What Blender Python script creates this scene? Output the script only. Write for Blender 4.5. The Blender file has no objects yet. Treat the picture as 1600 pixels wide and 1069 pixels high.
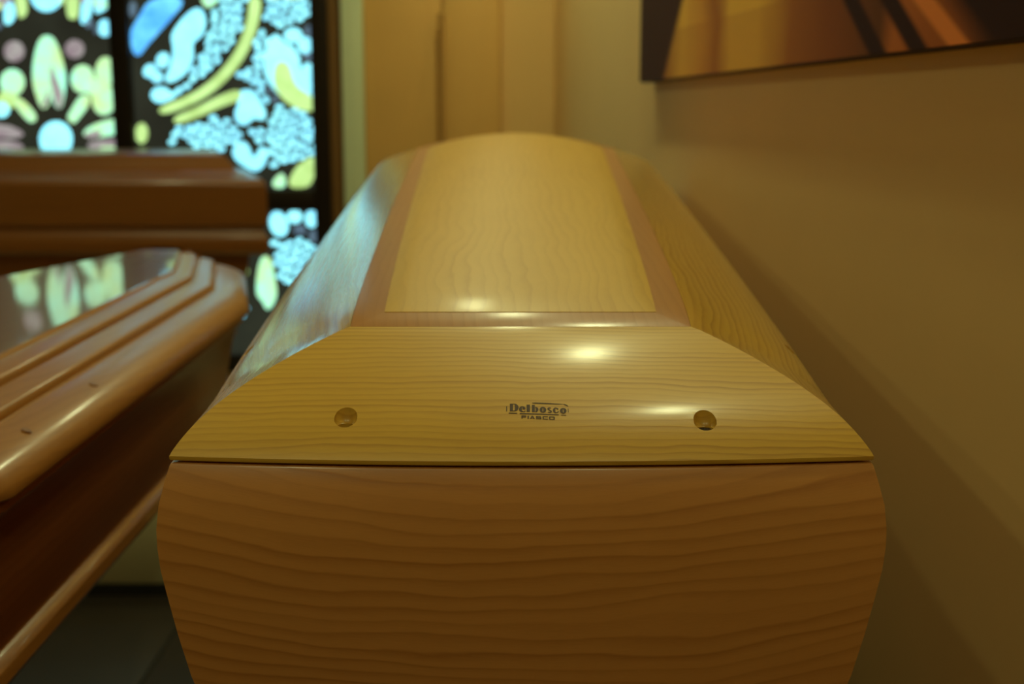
import bpy, bmesh, math, random
from mathutils import Vector, Matrix
random.seed(7)
scene = bpy.context.scene
COL = scene.collection

# ------------------------------------------------------------------ camera, world, exposure
F_PX, CX, CY, HORIZON, CAM_Z = 2000.0, 800.0, 534.5, 165.0, 1.25
PITCH = math.atan((CY - HORIZON) / F_PX)
cam_data = bpy.data.cameras.new('camera')
cam = bpy.data.objects.new('camera', cam_data)
COL.objects.link(cam)
cam.location = (0, 0, CAM_Z)
cam.rotation_euler = (math.radians(90) - PITCH, 0, 0)
cam_data.sensor_width = 36.0
cam_data.lens = F_PX / 1600 * 36
cam_data.clip_start = 0.02
cam_data.dof.use_dof = True
cam_data.dof.focus_distance = 0.945
cam_data.dof.aperture_fstop = 5.6
scene.camera = cam

world = bpy.data.worlds.new('world')
scene.world = world
world.use_nodes = True
world.node_tree.nodes['Background'].inputs[0].default_value = (0.60, 0.42, 0.20, 1)
world.node_tree.nodes['Background'].inputs[1].default_value = 0.02

scene.view_settings.view_transform = 'Standard'
scene.view_settings.look = 'None'
scene.view_settings.gamma = 1.0
scene.view_settings.use_curve_mapping = False
scene.view_settings.exposure = -0.40

LAMP_COLOR = (0.91, 0.98, 0.49)
LAMP_WATT = 22.5
LENS_EMIT = 30.0
WINDOW_EMIT = 2.8

# ------------------------------------------------------------------ helpers
def srgb(r, g, b):
    return tuple(((c / 255) / 12.92 if c / 255 <= .04045 else ((c / 255 + .055) / 1.055) ** 2.4) for c in (r, g, b)) + (1,)

class N:
    """tiny node-tree builder"""
    def __init__(self, name):
        self.m = bpy.data.materials.new(name); self.m.use_nodes = True
        self.t = self.m.node_tree
        self.bsdf = self.t.nodes['Principled BSDF']
        self.out = self.t.nodes['Material Output']
    def node(self, typ, **kw):
        n = self.t.nodes.new(typ)
        for k, v in kw.items(): setattr(n, k, v)
        return n
    def put(self, sock, v):
        if hasattr(v, 'is_output'): self.t.links.new(v, sock)
        else: sock.default_value = v
    def math(self, op, a, b=0.0, c=None):
        n = self.node('ShaderNodeMath', operation=op)
        self.put(n.inputs[0], a); self.put(n.inputs[1], b)
        if c is not None: self.put(n.inputs[2], c)
        return n.outputs[0]
    def dot(self, v, d):
        n = self.node('ShaderNodeVectorMath', operation='DOT_PRODUCT')
        self.put(n.inputs[0], v); n.inputs[1].default_value = d
        return n.outputs['Value']
    def comb(self, x, y, z=0.0):
        n = self.node('ShaderNodeCombineXYZ')
        for i, s in enumerate((x, y, z)): self.put(n.inputs[i], s)
        return n.outputs[0]
    def noise(self, v, scale=1.0, detail=2.0, rough=.5, dist=0.0):
        n = self.node('ShaderNodeTexNoise')
        self.put(n.inputs['Vector'], v)
        n.inputs['Scale'].default_value = scale; n.inputs['Detail'].default_value = detail
        n.inputs['Roughness'].default_value = rough; n.inputs['Distortion'].default_value = dist
        return n.outputs['Fac']
    def ramp(self, f, stops):
        n = self.node('ShaderNodeValToRGB')
        els = n.color_ramp.elements
        while len(els) < len(stops): els.new(0.5)
        for e, (p, c) in zip(els, stops): e.position = p; e.color = c
        self.put(n.inputs[0], f)
        return n.outputs['Color']
    def mix(self, f, a, b, mode='MIX'):
        n = self.node('ShaderNodeMix', data_type='RGBA', blend_type=mode)
        self.put(n.inputs[0], f); self.put(n.inputs[6], a); self.put(n.inputs[7], b)
        return n.outputs[2]
    def coords(self):
        return self.node('ShaderNodeTexCoord').outputs['Object']
    def bump(self, h, strength=.1, dist=.001):
        n = self.node('ShaderNodeBump')
        n.inputs['Strength'].default_value = strength; n.inputs['Distance'].default_value = dist
        self.put(n.inputs['Height'], h)
        self.t.links.new(n.outputs[0], self.bsdf.inputs['Normal'])

TINT = (1.05, .84, .52)
def tint(c): return (c[0] * TINT[0], c[1] * TINT[1], c[2] * TINT[2], 1)

def wood(name, light, dark, along, across, spacing=.013, warp=.030, rough=.42, coat=.22, smile=0.0,
         contrast=1.0, offset=0.0, coat_rough=.17, fine=.5, relief=.12):
    light, dark = tint(light), tint(dark)
    w = N(name)
    p = w.coords()
    u = w.dot(p, along); v = w.dot(p, across)
    if smile:
        v = w.math('SUBTRACT', v, w.math('MULTIPLY', w.math('MULTIPLY', u, u), smile))
    lowv = w.comb(w.math('MULTIPLY', u, 3.2), w.math('MULTIPLY', v, 9.0), offset)
    n1 = w.noise(lowv, 1.0, 2.0, .5, .25)
    midv = w.comb(w.math('MULTIPLY', u, 16.0), w.math('MULTIPLY', v, 60.0), offset + 3)
    n2 = w.noise(midv, 1.0, 2.0)
    vv = w.math('ADD', v, w.math('MULTIPLY', w.math('SUBTRACT', n1, .5), warp * 2))
    vv = w.math('ADD', vv, w.math('MULTIPLY', w.math('SUBTRACT', n2, .5), .007))
    ph = w.math('FRACT', w.math('DIVIDE', vv, spacing))
    # asymmetric growth ring: slow rise, quick fall
    up = w.math('POWER', ph, 2.2)
    fall = w.math('MULTIPLY', w.math('SUBTRACT', 1.0, ph), 7.0)
    ring = w.math('MULTIPLY', up, w.math('MINIMUM', fall, 1.0))
    # each ring is more or less dark
    idv = w.comb(w.math('MULTIPLY', u, 2.0), w.math('MULTIPLY', w.math('DIVIDE', vv, spacing), .5), offset + 7)
    rstr = w.noise(idv, 1.0, 1.0)
    rstr = w.math('MULTIPLY_ADD', rstr, 2.2, -.35)
    rstr = w.math('MAXIMUM', w.math('MINIMUM', rstr, 1.3), .15)
    ring = w.math('MULTIPLY', ring, rstr)
    fib = w.noise(w.comb(w.math('MULTIPLY', u, 60.0), w.math('MULTIPLY', v, 1500.0), offset), 1.0, 3.0, .6)
    fac = w.math('ADD', w.math('MULTIPLY', ring, .95 * contrast), w.math('MULTIPLY', w.math('SUBTRACT', fib, .5), fine))
    fac = w.math('MAXIMUM', w.math('MINIMUM', fac, 1.0), 0.0)
    col = w.mix(fac, light, dark)
    blot = w.noise(w.comb(w.math('MULTIPLY', u, 5.0), w.math('MULTIPLY', v, 10.0), offset + 11), 1.0, 2.0)
    col = w.mix(w.math('MULTIPLY', w.math('ABSOLUTE', w.math('SUBTRACT', blot, .5)), .5), col, dark)
    w.put(w.bsdf.inputs['Base Color'], col)
    w.put(w.bsdf.inputs['Roughness'], w.math('MULTIPLY_ADD', fac, .08, rough))
    w.bsdf.inputs['Coat Weight'].default_value = coat
    w.bsdf.inputs['Coat Roughness'].default_value = coat_rough
    if relief: w.bump(w.math('SUBTRACT', 0.0, fac), relief, .0006)
    return w.m

def plain(name, color, rough=.6, var=.12, scale=30.0, spec=.5, metal=0.0, bump=0.0, warm=True):
    if warm: color = tint(color)
    w = N(name)
    n = w.noise(w.coords(), scale, 4.0, .6)
    c2 = tuple(c * (1 - var * 2) for c in color[:3]) + (1,)
    w.put(w.bsdf.inputs['Base Color'], w.mix(n, color, c2))
    w.bsdf.inputs['Roughness'].default_value = rough
    w.bsdf.inputs['Specular IOR Level'].default_value = spec
    w.bsdf.inputs['Metallic'].default_value = metal
    if bump: w.bump(n, bump, .002)
    return w.m

def glow(name, c1, c2, strength, scale=14.0):
    """lit coloured glass: the daylight comes through it"""
    w = N(name)
    n = w.noise(w.coords(), scale, 3.0, .6)
    f = w.ramp(n, [(.35, (0, 0, 0, 1)), (.65, (1, 1, 1, 1))])
    col = w.mix(f, c1, c2)
    w.put(w.bsdf.inputs['Base Color'], w.mix(f, tuple(c * .2 for c in c1[:3]) + (1,), tuple(c * .2 for c in c2[:3]) + (1,)))
    w.put(w.bsdf.inputs['Emission Color'], col)
    w.bsdf.inputs['Emission Strength'].default_value = strength
    w.bsdf.inputs['Roughness'].default_value = .25
    return w.m

def smooth_by_angle(bm, deg=32):
    bm.normal_update()
    for f in bm.faces: f.smooth = True
    lim = math.radians(deg)
    for e in bm.edges:
        if len(e.link_faces) == 2:
            e.smooth = e.calc_face_angle(0) < lim
        else:
            e.smooth = False

def link(name, bm, mat, parent=None, angle=32, loc=None, recalc=True):
    if recalc: bmesh.ops.recalc_face_normals(bm, faces=bm.faces)
    smooth_by_angle(bm, angle)
    me = bpy.data.meshes.new(name)
    bm.to_mesh(me); bm.free()
    if mat: me.materials.append(mat)
    o = bpy.data.objects.new(name, me)
    COL.objects.link(o)
    if parent: o.parent = parent
    if loc: o.location = loc
    return o

def empty(name, loc=(0, 0, 0), rz=0.0):
    o = bpy.data.objects.new(name, None)
    o.empty_display_size = .1
    COL.objects.link(o); o.location = loc; o.rotation_euler = (0, 0, rz)
    return o

def tag(o, label=None, cat=None, group=None, kind=None):
    if label: o['label'] = label
    if cat: o['category'] = cat
    if group: o['group'] = group
    if kind: o['kind'] = kind
    return o

def add_box(bm, x0, x1, y0, y1, z0, z1, bev=0.0):
    r = bmesh.ops.create_cube(bm, size=1.0)
    for v in r['verts']:
        v.co = Vector(((x0 + x1) / 2 + v.co.x * (x1 - x0), (y0 + y1) / 2 + v.co.y * (y1 - y0), (z0 + z1) / 2 + v.co.z * (z1 - z0)))
    if bev:
        es = list({e for v in r['verts'] for e in v.link_edges})
        bmesh.ops.bevel(bm, geom=es, offset=bev, segments=2, affect='EDGES', profile=.5)

def box(name, dims, mat, parent=None, bev=0.0, loc=None):
    bm = bmesh.new(); add_box(bm, *dims, bev=bev)
    return link(name, bm, mat, parent, loc=loc)

def add_cyl(bm, x, y, z0, z1, r0, r1=None, seg=32):
    r1 = r0 if r1 is None else r1
    a = [bm.verts.new((x + r0 * math.cos(i * math.tau / seg), y + r0 * math.sin(i * math.tau / seg), z0)) for i in range(seg)]
    b = [bm.verts.new((x + r1 * math.cos(i * math.tau / seg), y + r1 * math.sin(i * math.tau / seg), z1)) for i in range(seg)]
    for i in range(seg):
        bm.faces.new((a[i], a[(i + 1) % seg], b[(i + 1) % seg], b[i]))
    bm.faces.new(list(reversed(a))); bm.faces.new(b)

# ------------------------------------------------------------------ materials
ASH_L, ASH_D = (0.62, 0.425, 0.085, 1), (0.38, 0.205, 0.030, 1)
R2 = math.sqrt(.5)
M = {}
M['ash_front'] = wood('ash_lid_end', ASH_L, ASH_D, (1, 0, 0), (0, R2, R2), .0060, .012, offset=2.0, contrast=.9)
M['ash_side_l'] = wood('ash_lid_side_a', ASH_L, ASH_D, (0, 1, 0), (R2, 0, R2), .0075, .012, offset=5.0, coat=1.0, rough=.26, relief=.04)
M['ash_side_r'] = wood('ash_lid_side_b', ASH_L, ASH_D, (0, 1, 0), (-R2, 0, R2), .0066, .014, contrast=1.35, offset=9.0, coat=1.0, rough=.30, relief=.06)
M['ash_panel'] = wood('ash_lid_panel', ASH_L, ASH_D, (0, 1, 0), (1, 0, 0), .012, .035, contrast=.42, offset=14.0)
M['ash_band'] = wood('ash_lid_band', (0.42, 0.205, 0.062, 1), (0.31, 0.135, 0.035, 1), (0, 1, 0), (1, 0, .3), .009, .01, contrast=.5, offset=20.0)
BODY_L, BODY_D = (0.58, 0.305, 0.125, 1), (0.37, 0.16, 0.050, 1)  # same ash as the lid, with the warmer, dimmer light put into the colour
M['ash_body'] = wood('ash_body_end', BODY_L, BODY_D, (1, 0, 0), (0, 0, 1), .0125, .022, smile=.35, offset=31.0, coat=.15, rough=.36)
M['ash_body_side'] = wood('ash_body_side', BODY_L, BODY_D, (0, 1, 0), (0, 0, 1), .0125, .022, offset=36.0, coat=.15, rough=.36)
M['walnut'] = wood('gloss_walnut', (0.30, 0.135, 0.034, 1), (0.18, 0.070, 0.015, 1), (.1357, .9907, 0), (R2, 0, R2), .012, .02, rough=.32, coat=1.0, coat_rough=.05, contrast=.6, fine=.3, relief=0)
M['walnut_rim'] = wood('satin_walnut_rim', (0.36, 0.175, 0.048, 1), (0.22, 0.090, 0.020, 1), (.1357, .9907, 0), (R2, 0, R2), .012, .02, rough=.42, coat=.4, coat_rough=.16, contrast=.5, fine=.3)
M['walnut_body'] = wood('walnut_side', (0.30, 0.105, 0.028, 1), (0.18, 0.058, 0.014, 1), (0, 1, 0), (0, 0, 1), .014, .02, rough=.4, coat=.3, contrast=.6, fine=.3)
M['chestnut'] = wood('chestnut_satin', (0.25, 0.105, 0.026, 1), (0.15, 0.052, 0.012, 1), (1, 0, 0), (0, R2, R2), .016, .02, rough=.34, coat=.5, coat_rough=.15, contrast=.6, fine=.3)
M['plug'] = plain('dark_wood_plug', (0.27, 0.125, 0.034, 1), .5)
M['screw'] = plain('blackened_steel', (0.030, 0.014, 0.010, 1), .5, .2, 400, .3)
M['ink'] = plain('brown_ink', (0.085, 0.035, 0.008, 1), .55, .25, 900)
M['wall'] = plain('beige_wall_paint', (0.73, 0.57, 0.35, 1), .75, .04, 5, .3, bump=.03)
M['ceiling'] = plain('ceiling_paint', (0.62, 0.56, 0.44, 1), .8, .03, 4, .2)
M['door'] = plain('beige_door_laminate', (0.66, 0.46, 0.21, 1), .55, .05, 6, .4)
M['trim'] = plain('window_lit_trim', (0.66, 0.74, 0.50, 1), .45, .04, 8, .5, warm=False)  # window light caught by the jamb, put into its pale green colour
M['dark_metal'] = plain('dark_brown_frame', (0.014, 0.008, 0.004, 1), .5, .2, 12, .3)
M['casing'] = plain('brown_casing', (0.22, 0.13, 0.055, 1), .5, .1, 12, .4)
M['handle'] = plain('brown_pull_handle', (0.44, 0.29, 0.13, 1), .4, .1, 40)
M['tile'] = plain('charcoal_floor_tile', (0.026, 0.020, 0.017, 1), .5, .15, 9, .5)
M['grout'] = plain('black_floor_joint', (0.012, 0.010, 0.009, 1), .8, .2, 60)
M['plinth'] = plain('pale_grey_plinth', (0.50, 0.53, 0.45, 1), .55, .05, 7, .4)
M['kick'] = plain('black_kick_base', (0.01, 0.008, 0.007, 1), .7)
M['base_dark'] = plain('dark_stand', (0.05, 0.04, 0.035, 1), .6)
M['white_metal'] = plain('white_lamp_ring', (0.7, 0.68, 0.62, 1), .4)

w = N('lamp_lens')
w.bsdf.inputs['Base Color'].default_value = (.8, .8, .7, 1)
w.bsdf.inputs['Emission Color'].default_value = LAMP_COLOR + (1,)
w.bsdf.inputs['Emission Strength'].default_value = LENS_EMIT
M['lens'] = w.m

E_ = WINDOW_EMIT
M['g_white'] = glow('glass_ice_white', (0.25, 0.76, 0.84, 1), (0.20, 0.62, 0.78, 1), E_)
M['g_pale'] = glow('glass_pale_cream', (0.25, 0.66, 0.46, 1), (0.33, 0.50, 0.20, 1), E_, 9)
M['g_yellow'] = glow('glass_straw_yellow', (0.25, 0.39, 0.12, 1), (0.33, 0.52, 0.19, 1), E_)
M['g_blue'] = glow('glass_sky_blue', (0.015, 0.16, 0.58, 1), (0.14, 0.52, 0.76, 1), E_, 7)
M['g_pink'] = glow('glass_dusty_pink', (0.14, 0.105, 0.12, 1), (0.20, 0.19, 0.18, 1), E_, 22)
M['g_dim'] = glow('glass_slate_blue', (0.035, 0.058, 0.085, 1), (0.07, 0.115, 0.15, 1), E_, 20)
M['g_dark'] = glow('glass_smoke_black', (0.006, 0.0063, 0.0045, 1), (0.013, 0.015, 0.010, 1), E_, 2.5)

# ------------------------------------------------------------------ room
WX = lambda y: .70 - .12 * y            # right wall line, 6.8 degrees off the coffin
YB, YR, XL, HC = 4.60, -2.6, -3.0, 2.50

def wall_quad(name, a, b, thick, mat, z0=0.0, z1=HC):
    """upright slab from a to b, thickness on the left of a->b"""
    a, b = Vector(a), Vector(b); d = (b - a).normalized(); n = Vector((-d.y, d.x)) * thick
    bm = bmesh.new()
    q = [a, b, b + n, a + n]
    lo = [bm.verts.new((p.x, p.y, z0)) for p in q]; hi = [bm.verts.new((p.x, p.y, z1)) for p in q]
    bm.faces.new(list(reversed(lo))); bm.faces.new(hi)
    for i in range(4): bm.faces.new((lo[i], lo[(i + 1) % 4], hi[(i + 1) % 4], hi[i]))
    return tag(link(name, bm, mat), kind='structure')

tag(box('ceiling', (XL - .2, 1.3, YR - .2, YB + .3, HC, HC + .1), M['ceiling']), kind='structure')
wall_quad('wall_right', (WX(YB), YB), (WX(YR), YR), .1, M['wall'])
wall_quad('wall_left', (XL, YR), (XL, YB), .1, M['wall'])
wall_quad('wall_rear', (WX(YR), YR), (XL, YR), .1, M['wall'])
WIN_L, WIN_R, WIN_B, WIN_T = -2.86, -.640, .30, 2.30
bw = bmesh.new()
add_box(bw, XL - .1, WIN_L, YB, YB + .1, 0, HC)
add_box(bw, WIN_L, WIN_R, YB, YB + .1, 0, WIN_B)
add_box(bw, WIN_L, WIN_R, YB, YB + .1, WIN_T, HC)
add_box(bw, WIN_R, WX(YB) + .12, YB, YB + .1, 0, HC)
tag(link('wall_back', bw, M['wall']), kind='structure')

# floor of large dark tiles
T, G = .60, .009
fl = tag(box('floor', (XL - .1, 1.15, YR - .1, YB + .1, -.06, -.006), M['grout']), kind='structure')
tb = bmesh.new(); add_box(tb, G / 2, T - G / 2, G / 2, T - G / 2, -.006, 0.0, bev=.0015)
tile0 = link('floor_tile', tb, M['tile'], fl)
tx0, ty0 = -.815 - 4 * T, 3.15 - 10 * T
first = True
for i in range(0, 7):
    for j in range(0, 13):
        x, y = tx0 + i * T, ty0 + j * T
        if x + T < XL or y > YB or x > WX(y): continue
        o = tile0 if first else tile0.copy()
        if not first: COL.objects.link(o); o.parent = fl
        first = False
        o.location = (x, y, 0)

# trim and double door on the back wall
tag(box('trim_1', (-.640, -.592, YB - .035, YB, 0, HC), M['casing'], bev=.003), kind='structure')
tag(box('trim_2', (-.592, -.517, YB - .06, YB, 0, HC), M['trim'], bev=.004), kind='structure')
door = tag(empty('door_1', (-.28, YB, 0)), kind='structure')
for x0, x1 in ((-.235, .037), (.043, .24)):
    leaf = box('door_leaf', (x0, x1, -.035, 0, .01, 2.2), M['door'], door, bev=.003)
box('door_head', (-.235, .24, -.035, 0, 2.205, HC - .002), M['door'], door, bev=.003)
bm = bmesh.new(); add_cyl(bm, .036, -.075, .60, 1.56, .012, seg=20)
add_box(bm, .028, .044, -.075, -.034, .70, .716); add_box(bm, .028, .044, -.075, -.034, 1.44, 1.456)
link('pull_handle', bm, M['handle'], door)

# ------------------------------------------------------------------ stained-glass window
CP, SP = math.cos(PITCH), math.sin(PITCH)
YW = YB - .03                                     # inner face of the glass
def win_pt(px, py):
    """position on the glass plane, from the measured photograph"""
    a, b = (px - CX) / F_PX, (py - CY) / F_PX
    d = Vector((a, CP - b * SP, -SP - b * CP)); t = YW / d.y
    return Vector((t * d.x, CAM_Z + t * d.z))

win = empty('window_1', ((WIN_L + WIN_R) / 2, YB, WIN_B)); tag(win, kind='structure')
wloc = win.location
def wbox(name, x0, x1, z0, z1, y0, y1, mat, bev=0.0):
    return box(name, (x0 - wloc.x, x1 - wloc.x, y0 - wloc.y, y1 - wloc.y, z0 - wloc.z, z1 - wloc.z), mat, win, bev)
# frame members
wbox('frame_stile', WIN_R - .058, WIN_R, WIN_B, WIN_T, YB - .06, YB + .03, M['dark_metal'], .004)
wbox('frame_stile', WIN_L, WIN_L + .06, WIN_B, WIN_T, YB - .06, YB + .03, M['dark_metal'], .004)
wbox('frame_rail', WIN_L + .06, WIN_R - .058, WIN_T - .06, WIN_T, YB - .06, YB + .03, M['dark_metal'], .004)
wbox('frame_rail', WIN_L + .06, WIN_R - .058, WIN_B, WIN_B + .06, YB - .06, YB + .03, M['dark_metal'], .004)
MUL = [(-1.394, -1.326), (-2.09, -2.022)]
for a, b in MUL: wbox('mullion', a, b, WIN_B + .06, WIN_T - .06, YB - .06, YB + .03, M['dark_metal'], .004)
cells = [(-1.326, WIN_R - .058), (-2.022, -1.394), (WIN_L + .06, -2.09)]
for a, b in cells:
    wbox('transom', a, b, .883, .957, YB - .06, YB + .03, M['dark_metal'], .004)
    wbox('pane', a, b, .957, WIN_T - .06, YW, YW + .008, M['g_dark'])
    wbox('pane', a, b, WIN_B + .06, .883, YW, YW + .008, M['g_dark'])

def smooth_poly(pts, n=2):
    for _ in range(n):                            # Chaikin corner cutting
        q = []
        for i, p in enumerate(pts):
            r = pts[(i + 1) % len(pts)]
            q.append((p[0] * .75 + r[0] * .25, p[1] * .75 + r[1] * .25)); q.append((p[0] * .25 + r[0] * .75, p[1] * .25 + r[1] * .75))
        pts = q
    return pts
def ell(cx, cy, rx, ry, rot=0.0, n=14):
    c, s = math.cos(math.radians(rot)), math.sin(math.radians(rot))
    return [(cx + rx * math.cos(t) * c - ry * math.sin(t) * s, cy + rx * math.cos(t) * s + ry * math.sin(t) * c) for t in [i * math.tau / n for i in range(n)]]
def ribbon(pts, w0, w1):
    L, Rr = [], []
    for i, p in enumerate(pts):
        a = pts[max(i - 1, 0)]; b = pts[min(i + 1, len(pts) - 1)]
        d = Vector((b[0] - a[0], b[1] - a[1])).normalized(); nn = Vector((-d.y, d.x)) * (w0 + (w1 - w0) * i / (len(pts) - 1)) / 2
        L.append((p[0] + nn.x, p[1] + nn.y)); Rr.append((p[0] - nn.x, p[1] - nn.y))
    return L + Rr[::-1]
def inside(p, poly):
    c = False; j = len(poly) - 1
    for i in range(len(poly)):
        (xi, yi), (xj, yj) = poly[i], poly[j]
        if (yi > p[1]) != (yj > p[1]) and p[0] < (xj - xi) * (p[1] - yi) / (yj - yi) + xi: c = not c
        j = i
    return c

pieces = []   # (pts in photo px, material, height above the pane)
def P6(pts): return [(x / 4.114, y / 4.114) for x, y in pts]
def P7(pts): return [(190 + x / 3.339, y / 3.339) for x, y in pts]
def P8(pts): return [(380 + x / 4.86, 280 + y / 4.86) for x, y in pts]
def pc(pts, mat, h=.003, sm=2): pieces.append((smooth_poly(pts, sm) if sm else pts, mat, h))
# rosette pane
pc(P6([(285,225),(340,235),(380,310),(410,410),(425,500),(418,600),(400,690),(370,700),(345,660),(330,610),(315,670),(290,700),(262,690),(235,620),(212,540),(210,440),(225,340),(250,260)]), 'g_pale')
pc(P6([(330,400),(372,520),(412,600),(398,690),(372,698),(348,640),(335,560),(322,500)]), 'g_pink', .0045)
pc(P6([(318,560),(318,640),(292,692),(265,684),(285,640)]), 'g_pink', .0045)
pc(P6(ell(360,895,107,118)), 'g_white', sm=1)
for e in ((532,508,76,92,0),(680,462,66,97,0),(668,640,76,102,0),(600,560,50,60,0)): pc(P6(ell(*e)), 'g_pale', sm=1)
pc(P6([(530,590),(600,640),(490,785),(470,795),(435,765),(440,735)]), 'g_pale')
pc(P6(ell(80,530,80,88)), 'g_pale', sm=1); pc(P6(ell(50,640,70,60)), 'g_yellow', sm=1)
pc(P6([(75,650),(130,620),(240,740),(225,785),(180,785)]), 'g_pale'); pc(P6(ell(12,705,50,50)), 'g_white', sm=1)
pc(P6(ell(92,330,66,68)), 'g_pink', sm=1); pc(P6(ell(480,315,62,60)), 'g_pink', sm=1)
pc(P6([(530,850),(600,800),(700,768),(765,765),(770,860),(650,882),(560,890)]), 'g_pale'); pc(P6([(540,860),(620,835),(660,845),(640,885),(560,890)]), 'g_pink', .0045)
pc(P6([(550,930),(620,905),(775,885),(780,985),(700,992),(600,965)]), 'g_pink')
pc(P6([(620,945),(770,940),(776,985),(700,990)]), 'g_pale', .0045)
pc(P6([(-60,790),(0,800),(80,810),(165,860),(120,890),(0,885),(-60,885)]), 'g_pink'); pc(P6([(-60,900),(0,900),(80,905),(160,935),(130,985),(0,1020),(-60,1020)]), 'g_pink')
pc(P6([(-60,960),(40,950),(110,980),(0,1020),(-60,1020)]), 'g_yellow', .0045)
pc(P6([(20,70),(55,2),(90,20),(103,120),(35,175)]), 'g_white'); pc(P6([(95,-40),(165,-40),(180,80),(145,118),(115,110)]), 'g_yellow')
pc(P6([(265,-30),(365,-30),(362,40),(325,50),(300,30),(242,45)]), 'g_white'); pc(P6([(375,-30),(430,-30),(405,35),(378,28)]), 'g_yellow')
pc(P6([(430,-40),(507,-40),(507,105),(470,130),(428,105)]), 'g_yellow'); pc(P6([(535,-40),(605,-40),(578,130),(540,158),(515,145)]), 'g_white')
pc(P6([(615,-40),(725,-40),(710,40),(630,90),(608,75)]), 'g_white'); pc(P6(ell(675,180,45,55)), 'g_white', sm=1); pc(P6(ell(628,190,20,32,30)), 'g_dim', sm=1)
pc(P6(ell(572,148,28,32)), 'g_dim', sm=1); pc(P6(ell(-10,160,22,30)), 'g_dim', sm=1)
# foliage pane
pc(P7([(150,-15),(355,-15),(230,130),(130,240),(95,292),(68,285),(50,240),(46,160),(85,100)]), 'g_blue')
pc(P7([(400,35),(435,70),(440,130),(420,190),(380,215),(370,240),(378,300),(350,370),(290,420),(240,432),(224,415),(262,330),(272,250),(256,190),(285,140),(340,70)]), 'g_white')
for e in ((215,315,33,42,20),(148,370,32,38,40),(185,402,30,30,0)): pc(P7(ell(*e)), 'g_white', sm=1)
pc(P7(ell(205,495,52,42)), 'g_white', sm=1)
pc(P7(ribbon([(700,-20),(692,90),(652,220),(590,330),(490,440),(370,520),(200,582)], 62, 48)), 'g_yellow', .005)
pc(P7(ribbon([(275,632),(400,585),(520,525),(625,490)], 44, 62)), 'g_yellow', .0042)
pc(P7([(610,470),(690,468),(720,520),(757,590),(742,632),(690,612),(650,658),(600,642),(588,590),(610,545)]), 'g_white')
pc(P7([(810,170),(845,220),(890,238),(930,290),(932,372),(960,325),(1002,335),(1002,430),(985,480),(1008,540),(985,578),(920,562),(840,512),(790,462),(745,390),(738,300),(768,205)]), 'g_white')
pc(P7([(800,320),(875,320),(905,450),(1000,500),(1015,585),(920,575),(840,520),(790,440)]), 'g_yellow', .005)
for e in ((895,185,48,40,0),(960,237,42,44,0)): pc(P7(ell(*e)), 'g_white', sm=1)
for e in ((980,160,26,30,0),(978,295,28,24,0)): pc(P7(ell(*e)), 'g_dim', sm=1)
pc(P7([(575,790),(605,738),(655,742),(690,835),(728,758),(768,785),(748,862),(700,900),(640,866),(595,835)]), 'g_white', sm=1)
pc(P7([(1005,808),(1022,850),(1000,940),(970,980),(870,980),(880,920),(930,850)]), 'g_yellow'); pc(P7([(785,945),(845,890),(862,978),(795,982)]), 'g_pale')
pc(P7(ell(105,695,33,54)), 'g_yellow', sm=1); pc(P7([(405,-20),(520,-20),(480,32),(438,44)]), 'g_pale')
pc(P7(ell(60,50,20,42)), 'g_dim', sm=1)
# light below the transom
for e in ((270,340,70,100,-18),(390,285,58,50,0),(520,300,50,66,0)): pc(P8(ell(*e)), 'g_white', sm=1)
pc(P8(ell(430,385,48,40)), 'g_dim', sm=1); pc(P8(ell(540,430,38,52)), 'g_dim', sm=1)
pc(P8([(125,585),(210,585),(240,740),(262,900),(185,1010),(150,930),(90,870)]), 'g_pale')
# the feathered fields of small leaded scales
fields = [P7([(520,-15),(655,-15),(645,90),(605,200),(525,310),(430,400),(340,470),(255,505),(330,420),(400,300),(450,180),(480,60)]),
          P7([(742,-15),(1002,-15),(1002,80),(900,140),(790,130),(735,100)]), P7([(740,140),(775,150),(745,250),(735,325),(665,310),(700,200)]),
          P7([(605,390),(680,330),(732,350),(722,425),(640,445)]), P7([(690,430),(740,430),(805,520),(780,565),(725,500)]),
          P7([(250,690),(330,650),(500,600),(585,640),(655,700),(560,760),(490,805),(400,765),(330,730),(260,770)]),
          P7([(758,640),(820,560),(900,570),(1015,640),(1015,795),(880,852),(790,885),(752,800)]), P7([(665,670),(735,660),(747,720),(690,765)]),
          P8([(235,480),(430,440),(560,510),(600,620),(440,760),(300,840),(245,650)])]
tilt = [-38, -22, -60, -30, 50, -8, -14, 40, -20]
for fi, (poly, tl) in enumerate(zip(fields, tilt)):
    xs = [p[0] for p in poly]; ys = [p[1] for p in poly]
    c, s = math.cos(math.radians(tl)), math.sin(math.radians(tl))
    mx, my = sum(xs) / len(xs), sum(ys) / len(ys); R = 150
    dx, dy = 15.0, 10.2
    row = 0; yy = -R
    while yy < R:
        xx = -R + (dx / 2 if row % 2 else 0)
        while xx < R:
            jx, jy = xx + random.uniform(-1.3, 1.3), yy + random.uniform(-1, 1) + 1.6 * math.sin(xx * .16)
            q = (mx + jx * c - jy * s, my + jx * s + jy * c)
            if inside(q, poly):
                a = random.uniform(.88, 1.06)
                pieces.append((ell(q[0], q[1], 6.7 * a, 4.5 * a, tl + random.uniform(-14, 14), 9), 'g_dim' if (fi in (4, 7) and random.random() < .55) else 'g_white', .003))
            xx += dx
        yy += dy; row += 1

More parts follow.
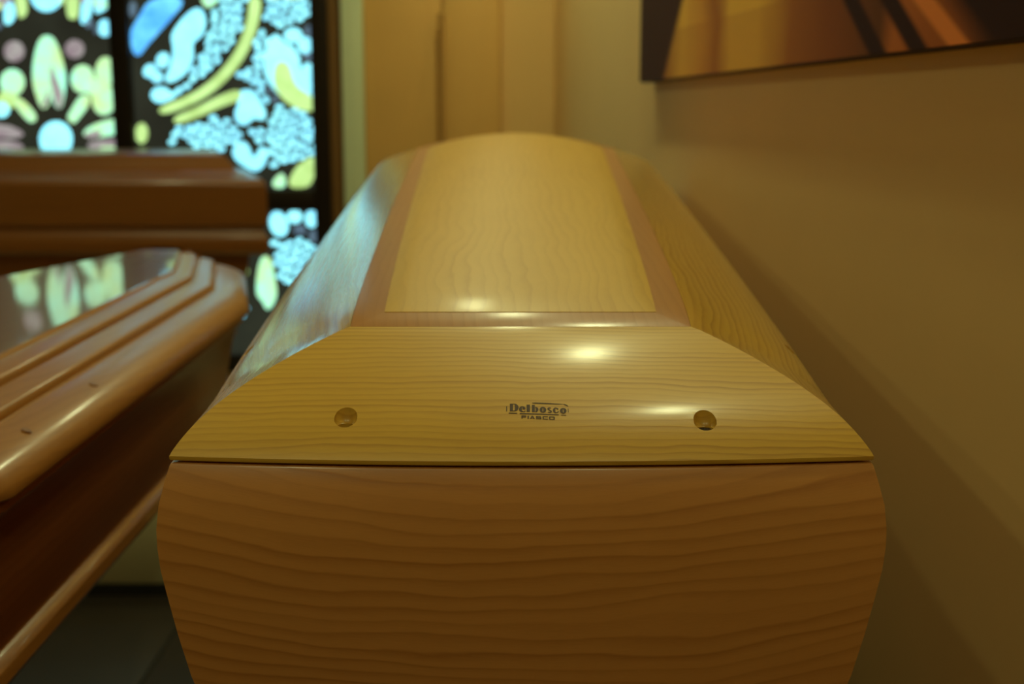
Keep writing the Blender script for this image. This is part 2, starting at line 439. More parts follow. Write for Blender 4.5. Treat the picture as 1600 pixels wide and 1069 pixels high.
def prism(bm, pts2, h):
    """flat piece lying on the glass plane, h proud of it (towards the room)"""
    fr = [bm.verts.new((p.x - wloc.x, YW - h - wloc.y, p.y - wloc.z)) for p in pts2]
    bk = [bm.verts.new((p.x - wloc.x, YW - wloc.y, p.y - wloc.z)) for p in pts2]
    try:
        bm.faces.new(fr)
        n = len(fr)
        for i in range(n): bm.faces.new((fr[i], fr[(i + 1) % n], bk[(i + 1) % n], bk[i]))
    except ValueError: pass
def clip_cell(pts):
    cx = sum(p.x for p in pts) / len(pts); cz = sum(p.y for p in pts) / len(pts)
    for a, b in cells:
        if a - .03 <= cx <= b + .03:
            lo, hi = (.957, WIN_T - .06) if cz > .92 else (WIN_B + .06, .883)
            q = [Vector((min(max(p.x, a + .001), b - .001), min(max(p.y, lo + .001), hi - .001))) for p in pts]
            area = abs(sum(q[i].x * q[(i + 1) % len(q)].y - q[(i + 1) % len(q)].x * q[i].y for i in range(len(q)))) / 2
            out = []
            for p in q:
                if not out or (p - out[-1]).length > 1e-4: out.append(p)
            if len(out) > 2 and (out[0] - out[-1]).length < 1e-4: out.pop()
            return out if area > 2e-5 and len(out) > 2 else None
    return None
world_pieces = []
for pts, mat, h in pieces:
    q = clip_cell([win_pt(*p) for p in pts])
    if q: world_pieces.append((q, mat, h))
for q, mat, h in world_pieces[:290]:
    bm = bmesh.new(); prism(bm, q, h); link('glass_piece', bm, M[mat], win)
rest = {}
for q, mat, h in world_pieces[290:]: rest.setdefault(mat, bmesh.new()); prism(rest[mat], q, h)
# panes above, beside and below the view go on with the same leaded motifs
def extra(dx, dz, flip=None, test=lambda c: True):
    for q, mat, h in world_pieces:
        c = sum((p for p in q), Vector((0, 0))) / len(q)
        if not test(c): continue
        r = [Vector(((2 * flip - p.x if flip is not None else p.x) + dx, p.y + dz)) for p in q]
        r = clip_cell(r)
        if r: rest.setdefault(mat, bmesh.new()); prism(rest[mat], r, h)
up = lambda c: .96 < c.y < 1.61
right = lambda c: c.x > -1.33 and c.y > .96
left = lambda c: c.x < -1.39 and c.y > .96
extra(0, .648, test=lambda c: right(c)); extra(0, .50, test=lambda c: left(c))
extra(-1.42, 0, test=right); extra(-1.42, .648, test=right)
extra(0, -.62, test=lambda c: right(c) and c.x < -.93); extra(0, -.64, test=left); extra(-1.42, -.64, test=right)
for mat, bm in rest.items():
    tag(link('glass_piece_field', bm, M[mat], win), kind='stuff')

# ------------------------------------------------------------------ picture on the right wall
th = math.atan(-.12)
def wall_dir():
    return Vector((-.12, 1, 0)).normalized()
pic_far, pic_near = 3.055, 1.05
pl = math.hypot((pic_far - pic_near) * .12, pic_far - pic_near)
# local x: 0 at the far (left-hand) end, running towards the camera; local y: into the wall
pic = empty('canvas_print', (WX(pic_far) - .002, pic_far, 1.302))
pic.rotation_euler = (0, math.radians(-.4), math.atan2(-1, .12))
tag(pic, 'wide unframed canvas print in gold and brown on the wall above the pale coffin', 'picture')
w = N('canvas_print_image')
p = w.coords()
sx = w.node('ShaderNodeSeparateXYZ'); w.put(sx.inputs[0], p)
u, v = sx.outputs[0], sx.outputs[2]
soft = w.noise(w.comb(w.math('MULTIPLY', u, 4.0), w.math('MULTIPLY', v, 3.0), 2.3), 1.0, 2.0, .5, .4)
uw = w.math('ADD', u, w.math('MULTIPLY', w.math('SUBTRACT', soft, .5), .16))
GOLD, BRN, DRK, ORG = srgb(226, 190, 96), srgb(158, 104, 54), srgb(52, 24, 10), srgb(186, 112, 60)
base = w.ramp(w.math('DIVIDE', uw, 2.0), [(.13, srgb(160, 112, 58)), (.19, GOLD), (.27, srgb(208, 160, 82)), (.315, srgb(160, 106, 54)), (.36, GOLD), (.45, GOLD), (.53, BRN), (.62, srgb(122, 68, 34)), (.70, DRK), (.72, ORG), (.80, srgb(146, 80, 40)), (.85, DRK)])
base = w.mix(w.math('MULTIPLY', w.math('LESS_THAN', v, .10), .28), base, BRN)
# dark upright at the left-hand end, leaning
edge = w.math('SUBTRACT', w.math('MULTIPLY_ADD', v, 1.02, .235), u)
m1 = w.ramp(w.math('MULTIPLY_ADD', edge, 14.0, .5), [(0.3, (0, 0, 0, 1)), (.7, (1, 1, 1, 1))])
base = w.mix(m1, base, srgb(66, 38, 18))
# slanting beams at the right-hand end
for u0, wd, colr, sl in ((1.52, .030, DRK, -1.4), (1.40, .030, DRK, -1.3), (1.625, .028, srgb(224, 142, 84), -1.7), (1.78, .11, DRK, -1.6)):
    dist = w.math('ABSOLUTE', w.math('SUBTRACT', u, w.math('MULTIPLY_ADD', v, sl, u0)))
    mk = w.ramp(w.math('DIVIDE', dist, wd * 2), [(.3, (1, 1, 1, 1)), (.6, (0, 0, 0, 1))])
    base = w.mix(mk, base, colr)
base = w.mix(1.0, base, TINT + (1,), 'MULTIPLY')
w.put(w.bsdf.inputs['Base Color'], base); w.bsdf.inputs['Roughness'].default_value = .7; w.bsdf.inputs['Specular IOR Level'].default_value = .1
M['print'] = w.m
box('print_face', (.003, pl - .003, -.034, -.030, .003, .997), M['print'], pic)
box('canvas_edge', (0, pl, -.030, -.002, 0, 1.0), plain('dark_canvas_edge', srgb(58, 32, 14), .7), pic, bev=.002)

# ------------------------------------------------------------------ the pale ash coffin
AX, YF, Z0 = .007, .9135, .9961        # axis, front edge, lip height
LEN = 1.90
def half_w(y): return .26 + .030 * y
RT, RI, BAND = .1245, .1515, .0026      # top of the slope, inside of the band, rise of the band
def H(r):                               # slope at the near end
    h = .017 * (1 - math.exp(-max(r, 0) / .018)) + .62 * r - 1.2 * r * r
    e = max(0.0, r - .116)              # eased over at the top edge
    return h - e * e * 9.0
def H2(r): return .13 * (1 - math.exp(-max(r, 0) / .012)) + .289 * r     # full round shoulder at the far end
def blend(y): return min(1.0, max(0.0, (y - .125) / 1.63)) ** .7
def HH(r, y): return H(r) + (H2(r) - H(r)) * blend(y)
def ins(r, y): return r * (1 - .065 * y) if r > 0 else r
BOW = .015
def bulge(y):
    t = max(0.0, min(1.0, (y - RI) / (LEN - 2 * RI)))
    return .030 * t ** 1.3
prof = [(.0022, -.0042), (.0007, -.0038), (.0001, -.0026), (0, -.0005)]
k = 22
for i in range(1, k + 1):
    r = RT * (i / k) ** 1.35
    prof.append((r, H(r)))
def hz(r, h, y): return HH(r, y) if h > 0 else h
coffin = empty('pale_coffin', (AX, YF + LEN / 2, .585))
tag(coffin, 'pale ash coffin with raised lid panel and maker stamp, beside the right wall', 'coffin')
OFF = Vector((0, LEN / 2, .585 - Z0))       # coffin frame -> local of the empty
def L3(x, y, z): return (x - OFF.x, y - OFF.y, z - OFF.z)

def wedge(grid, ztop_inner):
    """closed solid from a top-surface grid [profile][along]; flat underside at the lip"""
    bm = bmesh.new()
    g = [[bm.verts.new(L3(*p)) for p in row] for row in grid]
    n, m = len(g), len(g[0])
    low = [bm.verts.new(L3(p[0], p[1], prof[0][1])) for p in grid[-1]]
    for i in range(n - 1):
        for j in range(m - 1): bm.faces.new((g[i][j], g[i][j + 1], g[i + 1][j + 1], g[i + 1][j]))
    for j in range(m - 1):
        bm.faces.new((g[-1][j], g[-1][j + 1], low[j + 1], low[j]))
        bm.faces.new((low[j], low[j + 1], g[0][j + 1], g[0][j]))
    for e in (0, m - 1):
        bm.faces.new([g[i][e] for i in range(n)] + [low[e]])
    return bm

def front_pt(r, h, u):
    y = r; wv = half_w(y) - ins(r, y)
    return (u * wv, y - BOW * (1 - u * u) * (1 - min(1, r / RT)), hz(r, h, y))
def rear_pt(r, h, u):
    y = LEN - r; wv = half_w(y) - ins(r, y)
    return (u * wv, y + BOW * (1 - u * u) * (1 - min(1, r / RT)), hz(r, h, y) + (bulge(y) * (1 - u * u) * (r / RT) ** 1.2 if h > 0 else 0))
def side_pt(r, h, s, sg):
    y = r + s * (LEN - 2 * r)
    return (sg * (half_w(y) - ins(r, y)), y, hz(r, h, y))
US = [-1 + 2 * i / 48 for i in range(49)]
SS = [i / 60 for i in range(61)]

# lid: the band moulding and its core; boards, panel, screws and stamp belong to it
def ring_pts(r, z_of, n=60):
    out = []
    for i in range(n):
        u = -1 + 2 * i / n; y = r; out.append((u * (half_w(y) - ins(r, y)), y, z_of(r, y, u)))
    for i in range(n):
        s = i / n; y = r + s * (LEN - 2 * r); out.append((half_w(y) - ins(r, y), y, z_of(r, y, 1)))
    for i in range(n):
        u = 1 - 2 * i / n; y = LEN - r; out.append((u * (half_w(y) - ins(r, y)), y, z_of(r, y, u)))
    for i in range(n):
        s = 1 - i / n; y = r + s * (LEN - 2 * r); out.append((-(half_w(y) - ins(r, y)), y, z_of(r, y, 1)))
    return out
def z_band(r, y, u):
    t = (r - RT) / (RI - RT)
    return HH(RT, y) + BAND * (t ** .8 if t > 0 else 0) + (bulge(y) * (1 - u * u) if y > LEN / 2 else 0)
bm = bmesh.new()
rings = [[bm.verts.new(L3(x, y, prof[0][1])) for x, y, z in ring_pts(RT + .0003, z_band)]]
for r in (RT + .0003, RT + .006, RT + .013, RT + .020, RI - .002, RI):
    rings.append([bm.verts.new(L3(*p)) for p in ring_pts(r, z_band)])
for a, b in zip(rings[:-1], rings[1:]):
    for i in range(len(a)): bm.faces.new((a[i], a[(i + 1) % len(a)], b[(i + 1) % len(a)], b[i]))
lid = link('lid', bm, M['ash_band'], coffin)
lid['label'] = 'domed mitred lid with a darker band round its panel'

# raised centre panel, crowned towards the far end
bm = bmesh.new()
NU, NV = 24, 60
RP = RI + .0001
def panel_pt(u, s, dz):
    y = RP + s * (LEN - 2 * RP)
    return (u * (half_w(y) - ins(RP, y)), y, HH(RT, y) + BAND + bulge(y) * (1 - u * u) + dz)
gr = [[bm.verts.new(L3(*panel_pt(-1 + 2 * i / NU, j / NV, .0016))) for i in range(NU + 1)] for j in range(NV + 1)]
for j in range(NV):
    for i in range(NU): bm.faces.new((gr[j][i], gr[j][i + 1], gr[j + 1][i + 1], gr[j + 1][i]))
bd = [gr[0][i] for i in range(NU + 1)] + [gr[j][NU] for j in range(1, NV + 1)] + [gr[NV][i] for i in range(NU - 1, -1, -1)] + [gr[j][0] for j in range(NV - 1, 0, -1)]
cen = Vector((0, 0, 0))
for v in bd: v.co.z -= .0012
lo = [bm.verts.new(v.co - Vector((0, 0, .010))) for v in bd]
for i in range(len(bd)): bm.faces.new((bd[i], bd[(i + 1) % len(bd)], lo[(i + 1) % len(bd)], lo[i]))
link('top_panel', bm, M['ash_panel'], lid)

# countersunk holes bored straight down into the boards: x, y in the coffin frame
def surf_z_front(x, y):
    best = None
    for i in range(600):
        r = RT * i / 599; u = x / (half_w(r) - r); yy = r - BOW * (1 - u * u) * (1 - r / RT)
        if best is None or abs(yy - y) < best[0]: best = (abs(yy - y), r)
    return H(best[1])
def surf_z_side(x, y): return HH((half_w(y) - abs(x)) / (1 - .065 * y), y)
holes = {'front': [(-.1308, .0135), (.1365, .0115)], 'left': [], 'right': []}
for sy in (.21, 1.02, 1.72):
    xx = half_w(sy) - .021
    holes['left'].append((-xx, sy)); holes['right'].append((xx, sy))
RH = .0086
def cutter(hlist, zf):
    bm = bmesh.new()
    for x, y in hlist:
        z = zf(x, y)
        q = L3(x, y, z)
        # stepped bore: wide counterbore, short cone, narrow pilot
        prof_c = [(RH, .05), (RH, -.0022), (.0070, -.0054), (.0064, -.0058), (.0062, -.0170)]
        seg = 36; rr = []
        for rad, dz in prof_c:
            rr.append([bm.verts.new((q[0] + rad * math.cos(i * math.tau / seg), q[1] + rad * math.sin(i * math.tau / seg), q[2] + dz)) for i in range(seg)])
        for a, b in zip(rr[:-1], rr[1:]):
            for i in range(seg): bm.faces.new((a[i], b[i], b[(i + 1) % seg], a[(i + 1) % seg]))
        bm.faces.new(rr[0]); bm.faces.new(list(reversed(rr[-1])))
    bmesh.ops.recalc_face_normals(bm, faces=bm.faces)
    me = bpy.data.meshes.new('cut'); bm.to_mesh(me); bm.free()
    o = bpy.data.objects.new('cut', me); COL.objects.link(o)
    return o
def bored_board(name, grid, mat, hl, zf, label=None):
    bm = wedge(grid, 0)
    bmesh.ops.recalc_face_normals(bm, faces=bm.faces)
    o = link(name, bm, mat)
    if hl:
        c = cutter(hl, zf)
        md = o.modifiers.new('bore', 'BOOLEAN'); md.object = c; md.operation = 'DIFFERENCE'; md.solver = 'EXACT'
        dg = bpy.context.evaluated_depsgraph_get()
        me = bpy.data.meshes.new_from_object(o.evaluated_get(dg))
        o.modifiers.clear(); o.data = me
        bpy.data.objects.remove(c)
        if not me.materials: me.materials.append(mat)
        b = bmesh.new(); b.from_mesh(me)
        smooth_by_angle(b, 32); b.to_mesh(me); b.free()
    o.parent = lid
    return o
lid.location = (0, 0, 0)
bored_board('mitred_board', [[front_pt(r, h, u) for u in US] for r, h in prof], M['ash_front'], holes['front'], surf_z_front)
bored_board('mitred_board', [[rear_pt(r, h, u) for u in US] for r, h in prof], M['ash_front'], [], None)
bored_board('mitred_board', [[side_pt(r, h, s, -1) for s in SS] for r, h in prof], M['ash_side_l'], holes['left'], surf_z_side)
bored_board('mitred_board', [[side_pt(r, h, s, 1) for s in SS] for r, h in prof], M['ash_side_r'], holes['right'], surf_z_side)

# screw heads down in the bores (the right-hand one at the end shows)
def screw(x, y, z, dz):
    bm = bmesh.new()
    q = L3(x, y, z + dz)
    add_cyl(bm, q[0], q[1], q[2] - .006, q[2] - .0008, .0059, .0059, 28)
    add_cyl(bm, q[0], q[1], q[2] - .0008, q[2], .0059, .0048, 28)
    s = link('screw', bm, M['screw'], lid)
    b2 = bmesh.new()
    add_box(b2, q[0] - .003, q[0] + .003, q[1] - .0006, q[1] + .0006, q[2], q[2] + .0003)
    add_box(b2, q[0] - .0006, q[0] + .0006, q[1] - .003, q[1] + .003, q[2], q[2] + .0003)
    return s, b2
for hl, zf, dz in ((holes['front'][1:], surf_z_front, -.0062), (holes['front'][:1], surf_z_front, -.0085), (holes['left'], surf_z_side, -.008), (holes['right'], surf_z_side, -.008)):
    for x, y in hl:
        s, b2 = screw(x, y, zf(x, y), dz)
        b2.free()
# cross recess of the visible head, as a dark inset joined to the screw would be lost: keep as its own piece
x, y = holes['front'][1]
q = L3(x, y, surf_z_front(x, y) - .0062)
bm = bmesh.new()
add_box(bm, q[0] - .0030, q[0] + .0030, q[1] - .0007, q[1] + .0007, q[2] - .0004, q[2] + .0002)
add_box(bm, q[0] - .0007, q[0] + .0007, q[1] - .0030, q[1] + .0030, q[2] - .0003, q[2] + .00025)
link('screw_recess', bm, M['kick'], lid)

# maker's stamp, printed on the front board ----------------------------------
def stamp_map(cx, cy):
    """stamp drawing units -> point on the board surface"""
    px, py = 780 + cx / 13.333, 615 + cy / 13.333
    X = -.0118 + (px - 790) * (.0468 / 98)
    r = .0346 + (py - 630) * ((.0211 - .0346) / 27)
    u = X / (half_w(r) - r)
    y = r - BOW * (1 - u * u) * (1 - r / RT)
    sl = .017 / .018 * math.exp(-r / .018) + .62 - 2.4 * r
    n = Vector((0, -sl, 1)).normalized() * .00022
    return L3(X, y + n.y, H(r) + n.z)
st = bmesh.new()
def ink(pts):
    try: st.faces.new([st.verts.new(stamp_map(*p)) for p in pts])
    except ValueError: pass
def quad(x0, y0, x1, y1): ink([(x0, y0), (x1, y0), (x1, y1), (x0, y1)])
def arc(cx, cy, rx, ry, a0, a1, n=12): return [(cx + rx * math.cos(math.radians(a0 + (a1 - a0) * i / n)), cy + ry * math.sin(math.radians(a0 + (a1 - a0) * i / n))) for i in range(n + 1)]
def crescent(cx, cy, rx, ry, irx, iry, a0, a1, n=14):
    o, i_ = arc(cx, cy, rx, ry, a0, a1, n), arc(cx, cy, irx, iry, a0, a1, n)
    for j in range(n): ink([o[j], o[j + 1], i_[j + 1], i_[j]])
# D
quad(222, 230, 288, 387); quad(288, 230, 322, 246); quad(288, 372, 322, 387)
crescent(318, 308, 86, 79, 10, 62, -90, 90)
# e
crescent(482, 342, 68, 60, 8, 42, 60, 300); crescent(482, 342, 68, 60, 8, 42, -60, 2); crescent(482, 342, 68, 60, 30, 44, 300, 300 + 2)
quad(488, 334, 548, 350); ink([(500, 396), (548, 372), (552, 382), (520, 402)])
# l
quad(572, 250, 642, 396)
# b
quad(682, 254, 745, 402); crescent(752, 352, 68, 56, 10, 38, -90, 90)
# o
crescent(912, 357, 70, 60, 9, 40, 90, 270); crescent(912, 357, 70, 60, 9, 40, -90, 90)
# s
crescent(1050, 338, 46, 30, 14, 8, 150, 330, 10); crescent(1052, 390, 46, 31, 14, 8, -40, 160, 10)
ink([(1012, 338), (1050, 350), (1092, 378), (1092, 398), (1050, 376), (1010, 356)])
# c
crescent(1178, 368, 60, 57, 8, 38, 55, 310); ink([(1196, 318), (1226, 322), (1240, 345), (1215, 356), (1194, 345)]); ink([(1196, 402), (1240, 384), (1244, 394), (1205, 424)])
# o
crescent(1335, 377, 70, 56, 9, 36, 90, 270); crescent(1335, 377, 70, 56, 9, 36, -90, 90)
# border
ink([(690, 208), (760, 204), (1000, 214), (1250, 232), (1350, 240), (1350, 246), (1250, 246), (1000, 238), (760, 228), (690, 222)])
ink([(1350, 236), (1400, 248), (1442, 278), (1438, 292), (1395, 270), (1350, 252)])
quad(1433, 335, 1446, 412); quad(148, 283, 166, 388)
ink([(200, 412), (375, 418), (375, 434), (200, 430)]); ink([(430, 420), (830, 432), (830, 452), (430, 440)]); ink([(830, 432), (1240, 448), (1240, 464), (830, 452)]); ink([(1288, 454), (1390, 458), (1390, 470), (1288, 468)])
# second line: F I A S C O, wide capitals
sl = lambda x: (x - 460) * .036
def q2(x0, y0, x1, y1): ink([(x0, y0 + sl(x0)), (x1, y0 + sl(x1)), (x1, y1 + sl(x1)), (x0, y1 + sl(x0))])
q2(462, 466, 488, 524); q2(488, 466, 566, 481); q2(488, 490, 556, 504)
q2(590, 466, 618, 524)
ink([(640, 524 + 7), (676, 466 + 8), (698, 466 + 8), (668, 524 + 7)]); ink([(684, 466 + 8), (704, 466 + 8), (742, 524 + 9), (712, 524 + 9)]); q2(668, 500, 712, 512)
q2(770, 466, 872, 479); q2(764, 470, 792, 500); q2(768, 489, 872, 501); q2(848, 494, 876, 520); q2(766, 511, 872, 524)
q2(906, 466, 1012, 480); q2(900, 470, 928, 520); q2(906, 510, 1012, 524)
q2(1040, 466, 1148, 480); q2(1034, 470, 1062, 520); q2(1126, 470, 1154, 520); q2(1040, 510, 1148, 524)
so = link('maker_stamp', st, M['ink'], lid, recalc=False)
so['label'] = 'dark brown printed maker stamp with two lines of lettering'

# body: bombe boards, mitred at the corners
bprof = [(.0022, 0), (.0007, .0004), (0, .0016), (-.004, .015), (-.0078, .030), (-.0098, .048), (-.0098, .062), (-.0085, .080), (-.0048, .105), (.0, .135), (.007, .172), (.018, .212), (.033, .252), (.049, .292), (.064, .330), (.074, .362), (.078, .392), (.074, .400), (.060, .402)]
ZB = -.0060
TH = .022
def body_grid(fn): return [[fn(r, ZB - d) for d in (0,)][0] for r, d in bprof]
def bf(r, z, u, rear=False):
    y = r
    wv = half_w(y if not rear else LEN - y) - r
    bow = BOW * (1 - u * u)
    return (u * wv, (y - bow) if not rear else (LEN - y + bow), z)
def bs(r, z, s, sg):
    y = r + s * (LEN - 2 * r)
    return (sg * (half_w(y) - r), y, z)
def board(name, fn, along, mat):
    bm = bmesh.new()
    out = [[bm.verts.new(L3(*fn(r, ZB - d, a))) for a in along] for r, d in bprof]
    inn = [[bm.verts.new(L3(*fn(max(r, 0) + TH, ZB - min(d, .385), a))) for a in along] for r, d in bprof]
    n, m = len(out), len(along)
    for i in range(n - 1):
        for j in range(m - 1):
            bm.faces.new((out[i][j], out[i][j + 1], out[i + 1][j + 1], out[i + 1][j]))
            bm.faces.new((inn[i][j], inn[i + 1][j], inn[i + 1][j + 1], inn[i][j + 1]))
    for i in (0, n - 1):
        for j in range(m - 1): bm.faces.new((out[i][j], out[i][j + 1], inn[i][j + 1], inn[i][j]))
    for j in (0, m - 1):
        for i in range(n - 1): bm.faces.new((out[i][j], out[i + 1][j], inn[i + 1][j], inn[i][j]))
    return link(name, bm, mat, coffin)
board('end_board', lambda r, z, u: bf(r, z, u), US, M['ash_body'])
board('end_board', lambda r, z, u: bf(r, z, u, True), US, M['ash_body'])
board('side_board', lambda r, z, s: bs(r, z, s, -1), SS[::2], M['ash_body_side'])
board('side_board', lambda r, z, s: bs(r, z, s, 1), SS[::2], M['ash_body_side'])
bm = bmesh.new()
hw0, hw1 = half_w(.1) - .105, half_w(1.8) - .105
v = [bm.verts.new(L3(x, y, z)) for z in (ZB - .400, ZB - .388) for x, y in ((-hw0, .105), (hw0, .105), (hw1, LEN - .105), (-hw1, LEN - .105))]
for f in ((0, 3, 2, 1), (4, 5, 6, 7), (0, 1, 5, 4), (1, 2, 6, 5), (2, 3, 7, 6), (3, 0, 4, 7)): bm.faces.new([v[i] for i in f])
link('bottom_board', bm, M['ash_body_side'], coffin)

# ------------------------------------------------------------------ generic moulded coffin (rings of an inset plan)
def inset_plan(poly, d):
    out = []; n = len(poly)
    for i in range(n):
        p0, p1, p2 = Vector(poly[i - 1]), Vector(poly[i]), Vector(poly[(i + 1) % n])
        e1, e2 = (p1 - p0).normalized(), (p2 - p1).normalized()
        n1, n2 = Vector((-e1.y, e1.x)), Vector((-e2.y, e2.x))     # left = inside for counter-clockwise
        k_ = n1 + n2
        out.append(p1 + k_ * (d / (k_.dot(n1))))
    return out
def loft(plan, profile, cap_top=True, cap_bot=True):
    bm = bmesh.new()
    rg = [[bm.verts.new((p.x, p.y, z)) for p in inset_plan(plan, d)] for d, z in profile]
    n = len(plan)
    for a, b in zip(rg[:-1], rg[1:]):
        for i in range(n): bm.faces.new((a[i], a[(i + 1) % n], b[(i + 1) % n], b[i]))
    if cap_bot: bm.faces.new(list(reversed(rg[0])))
    if cap_top: bm.faces.new(rg[-1])
    return bm
def ease(a, b, n=5, bulge_=0.0):
    """quarter-round run of profile points from a to b, vertical first"""
    return [(a[0] + (b[0] - a[0]) * (1 - math.cos(t)), a[1] + (b[1] - a[1]) * math.sin(t)) for t in [i * math.pi / 2 / n for i in range(n + 1)]]

# ---- glossy brown coffin on the left: foot end away from the camera
fx, fy = -.675, 2.74
a0, tp, Ls = .200, math.tan(math.radians(7.8)), 1.52
plan_l = [(-a0 + .05, 0), (-a0 + .02, .03), (-a0 - tp * Ls, Ls), (-.26, 1.95), (.26, 1.95), (a0 + tp * Ls, Ls), (a0 + tp * .42, .42), (a0 - .085, .03), (a0 - .115, 0)]
plan_l = [(-x, y) for x, y in plan_l]      # local +x points to the left of the photograph
# local y runs foot -> head; turned so that the right-hand long side runs straight to the camera
lc = empty('glossy_brown_coffin', (fx, fy, .655))
lc.rotation_euler = (0, 0, math.radians(180 - 7.8))
tag(lc, 'glossy dark brown coffin with stepped lid, at left beside the pale coffin', 'coffin')
ZL = .655
if sum(plan_l[i][0] * plan_l[(i + 1) % 9][1] - plan_l[(i + 1) % 9][0] * plan_l[i][1] for i in range(9)) < 0: plan_l = plan_l[::-1]
lp = [(.030, .878), (.006, .878), (.001, .881), (0, .886), (.001, .891), (.004, .897), (.009, .9025), (.017, .9085), (.028, .914), (.042, .919), (.054, .922), (.058, .9225), (.060, .921)] \
     + ease((.062, .923), (.070, .934), 4) + [(.080, .938), (.092, .941), (.094, .939)] + ease((.096, .940), (.104, .951), 4) + [(.116, .955), (.124, .956), (.127, .954), (.129, .957), (.1305, .9585)]
link('lid', loft(plan_l, [(d, z - ZL) for d, z in lp]), M['walnut_rim'], lc, angle=28)
link('top_panel', loft(plan_l, [(d, z - ZL) for d, z in [(.131, .952), (.131, .9585), (.1318, .9596), (.1335, .960)]]), M['walnut'], lc, angle=4)
bp = [(.075, .660), (.060, .676), (.058, .690), (.052, .700), (.040, .780), (.026, .850), (.016, .862), (.011, .866), (.011, .872), (.016, .8775)]
link('body', loft(plan_l, [(d, z - ZL) for d, z in bp]), M['walnut_body'], lc)
bp = [(.062, .655), (.046, .658), (.040, .668), (.042, .682), (.050, .690), (.062, .694)]
link('base_moulding', loft(plan_l, [(d, z - ZL) for d, z in bp]), M['walnut'], lc)
inv = Matrix.Rotation(-math.radians(180 - 7.8), 4, 'Z') @ Matrix.Translation(Vector((-fx, -fy, -ZL)))
for X, Y in ((-.509, 1.522), (-.507, 1.298)):
    bm = bmesh.new(); add_cyl(bm, 0, 0, -.004, .0006, .0055, .0053, 20)
    mt = inv @ Matrix.Translation(Vector((X, Y, .9164))) @ Matrix.Rotation(math.radians(20), 4, 'Y')
    bmesh.ops.transform(bm, matrix=mt, verts=bm.verts)
    link('screw_plug', bm, M['plug'], lc)
tag(box('coffin_stand', (-.13, .13, -.32, .32, 0, .655), M['base_dark'], bev=.01, loc=(-.90, 1.25, 0)), 'dark plain stand under the glossy brown coffin', 'stand')
bpy.data.objects['coffin_stand'].rotation_euler = (0, 0, math.radians(-7.8))

# ---- chestnut coffin across the back, in front of the window
bx, by = -.722, 3.76
ZC = .55
bc = empty('chestnut_coffin', (bx - .95, by + .28, ZC))
tag(bc, 'reddish brown coffin standing crosswise in front of the stained-glass window', 'coffin')
bc.rotation_euler = (0, 0, math.radians(.6))
plan_b = [(-.95, -.28), (.95, -.28), (.80, .26), (-.95, .32)]
lp = [(.02, .898), (.006, .898), (0, .905), (-.001, .96), (0, 1.010)] + ease((0, 1.014), (.022, 1.040), 4) + [(.045, 1.046), (.072, 1.058), (.080, 1.064), (.086, 1.072), (.094, 1.086), (.104, 1.098), (.120, 1.108), (.15, 1.113)]
link('lid', loft(plan_b, [(d, z - ZC) for d, z in lp]), M['chestnut'], bc, angle=28)
rp = [(.045, .812), (.014, .814), (.003, .824), (-.002, .842), (-.001, .862), (.008, .878), (.012, .888), (.012, .8975)]
link('rim_moulding', loft(plan_b, [(d, z - ZC) for d, z in rp]), M['chestnut'], bc)
bp = [(.11, .55), (.10, .556), (.090, .60), (.070, .70), (.056, .77), (.050, .8125)]
link('body', loft(plan_b, [(d, z - ZC) for d, z in bp]), M['chestnut'], bc)

pln = empty('platform', (-1.66, 3.72, 0))
tag(pln, 'low pale grey platform with a black kick base under the crosswise brown coffin', 'platform')
box('platform_box', (-1.2, 1.2, -.57, .80, .03, .24), M['plinth'], pln, bev=.004)
box('kick_base', (-1.19, 1.19, -.575, .79, 0, .03), M['kick'], pln)
stc = empty('coffin_trestle', (-1.72, 4.04, .24))
tag(stc, 'dark trestle on the pale platform carrying the crosswise brown coffin', 'stand')
for x in (-.6, .55):
    box('trestle_leg', (x - .03, x + .03, -.16, .16, 0, .29), M['base_dark'], stc, bev=.004)
box('trestle_rail', (-.75, .70, -.17, .17, .29, .3095), M['base_dark'], stc, bev=.003)

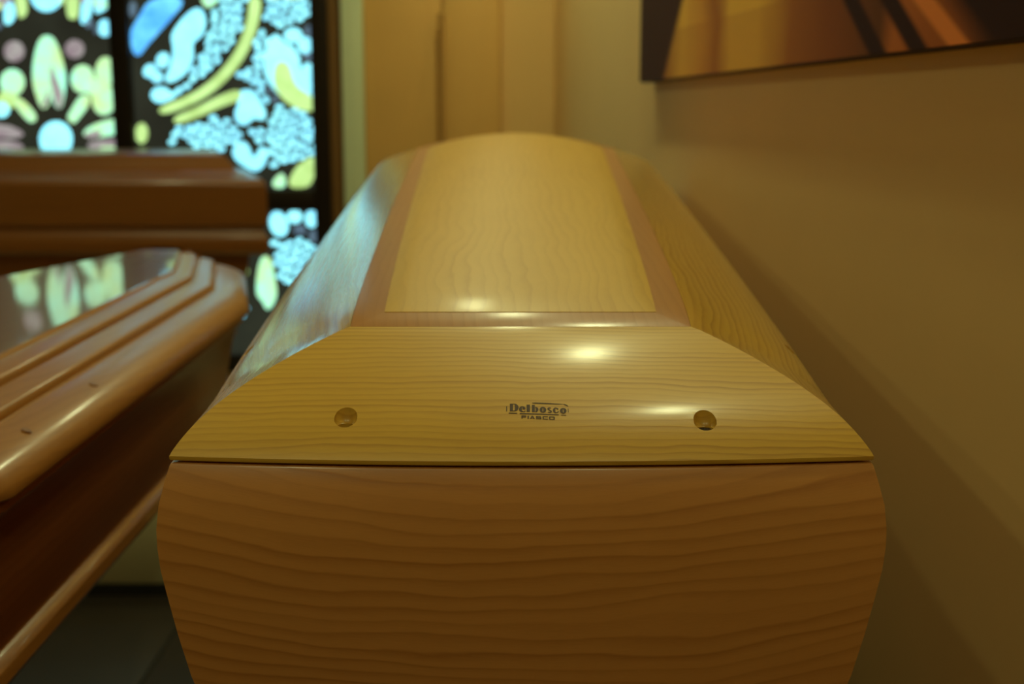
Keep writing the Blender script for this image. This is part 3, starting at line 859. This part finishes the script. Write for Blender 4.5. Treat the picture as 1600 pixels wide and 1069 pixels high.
st2 = empty('coffin_bier', (AX, YF + .95, 0))
tag(st2, 'dark stand carrying the pale ash coffin', 'stand')
box('stand_column', (-.13, .13, -.62, .62, .03, .571), M['base_dark'], st2, bev=.008)
box('stand_foot', (-.2, .2, -.7, .7, 0, .03), M['base_dark'], st2, bev=.005)
box('stand_top', (-.15, .15, -.72, .72, .571, .5855), M['base_dark'], st2, bev=.003)

# ------------------------------------------------------------------ ceiling downlights, with two added fill lamps behind the camera
def downlight(x, y, watt, label):
    t = empty('ceiling_downlight', (x, y, HC))
    tag(t, label, 'ceiling light', 'row of ceiling downlights')
    bm = bmesh.new()
    seg = 32; rr = []
    for rad, z in ((.050, 0), (.050, -.006), (.046, -.009), (.038, -.009), (.036, -.004), (.036, 0)):
        rr.append([bm.verts.new((rad * math.cos(i * math.tau / seg), rad * math.sin(i * math.tau / seg), z)) for i in range(seg)])
    for a, b in zip(rr[:-1], rr[1:]):
        for i in range(seg): bm.faces.new((a[i], a[(i + 1) % seg], b[(i + 1) % seg], b[i]))
    link('trim_ring', bm, M['white_metal'], t)
    bm = bmesh.new(); add_cyl(bm, 0, 0, -.006, -.001, .035, seg=28)
    link('lens', bm, M['lens'], t)
    ld = bpy.data.lights.new('lamp_beam', 'SPOT')
    ld.energy = watt; ld.color = LAMP_COLOR; ld.spot_size = math.radians(165); ld.spot_blend = 1.0; ld.shadow_soft_size = .03
    lo_ = bpy.data.objects.new('lamp_beam', ld); COL.objects.link(lo_); lo_.parent = t; lo_.location = (0, 0, -.02)
    return t
ROW = ((.36, 1.15, 1.0, 'nearest'), (.18, 2.08, 1.0, 'second'), (0, 3.10, 1.15, 'third'), (-.13, 3.95, 1.35, 'farthest'))
for x, y, k_, nm in ROW:
    downlight(x, y, LAMP_WATT * k_, nm + ' ceiling downlight of the row along the right wall, over the pale coffin')
downlight(-1.35, 1.2, LAMP_WATT * 1.0, 'ceiling downlight above the glossy brown coffin')
downlight(-1.45, 2.6, LAMP_WATT * 1.0, 'ceiling downlight between the two brown coffins')
downlight(-.8, -.7, LAMP_WATT * 1.9, 'left fill lamp added behind the viewpoint')  # added fill to brighten the front end of the pale coffin
downlight(.25, -.7, LAMP_WATT * 1.6, 'right fill lamp added behind the viewpoint')  # second added fill for the coffin's front end
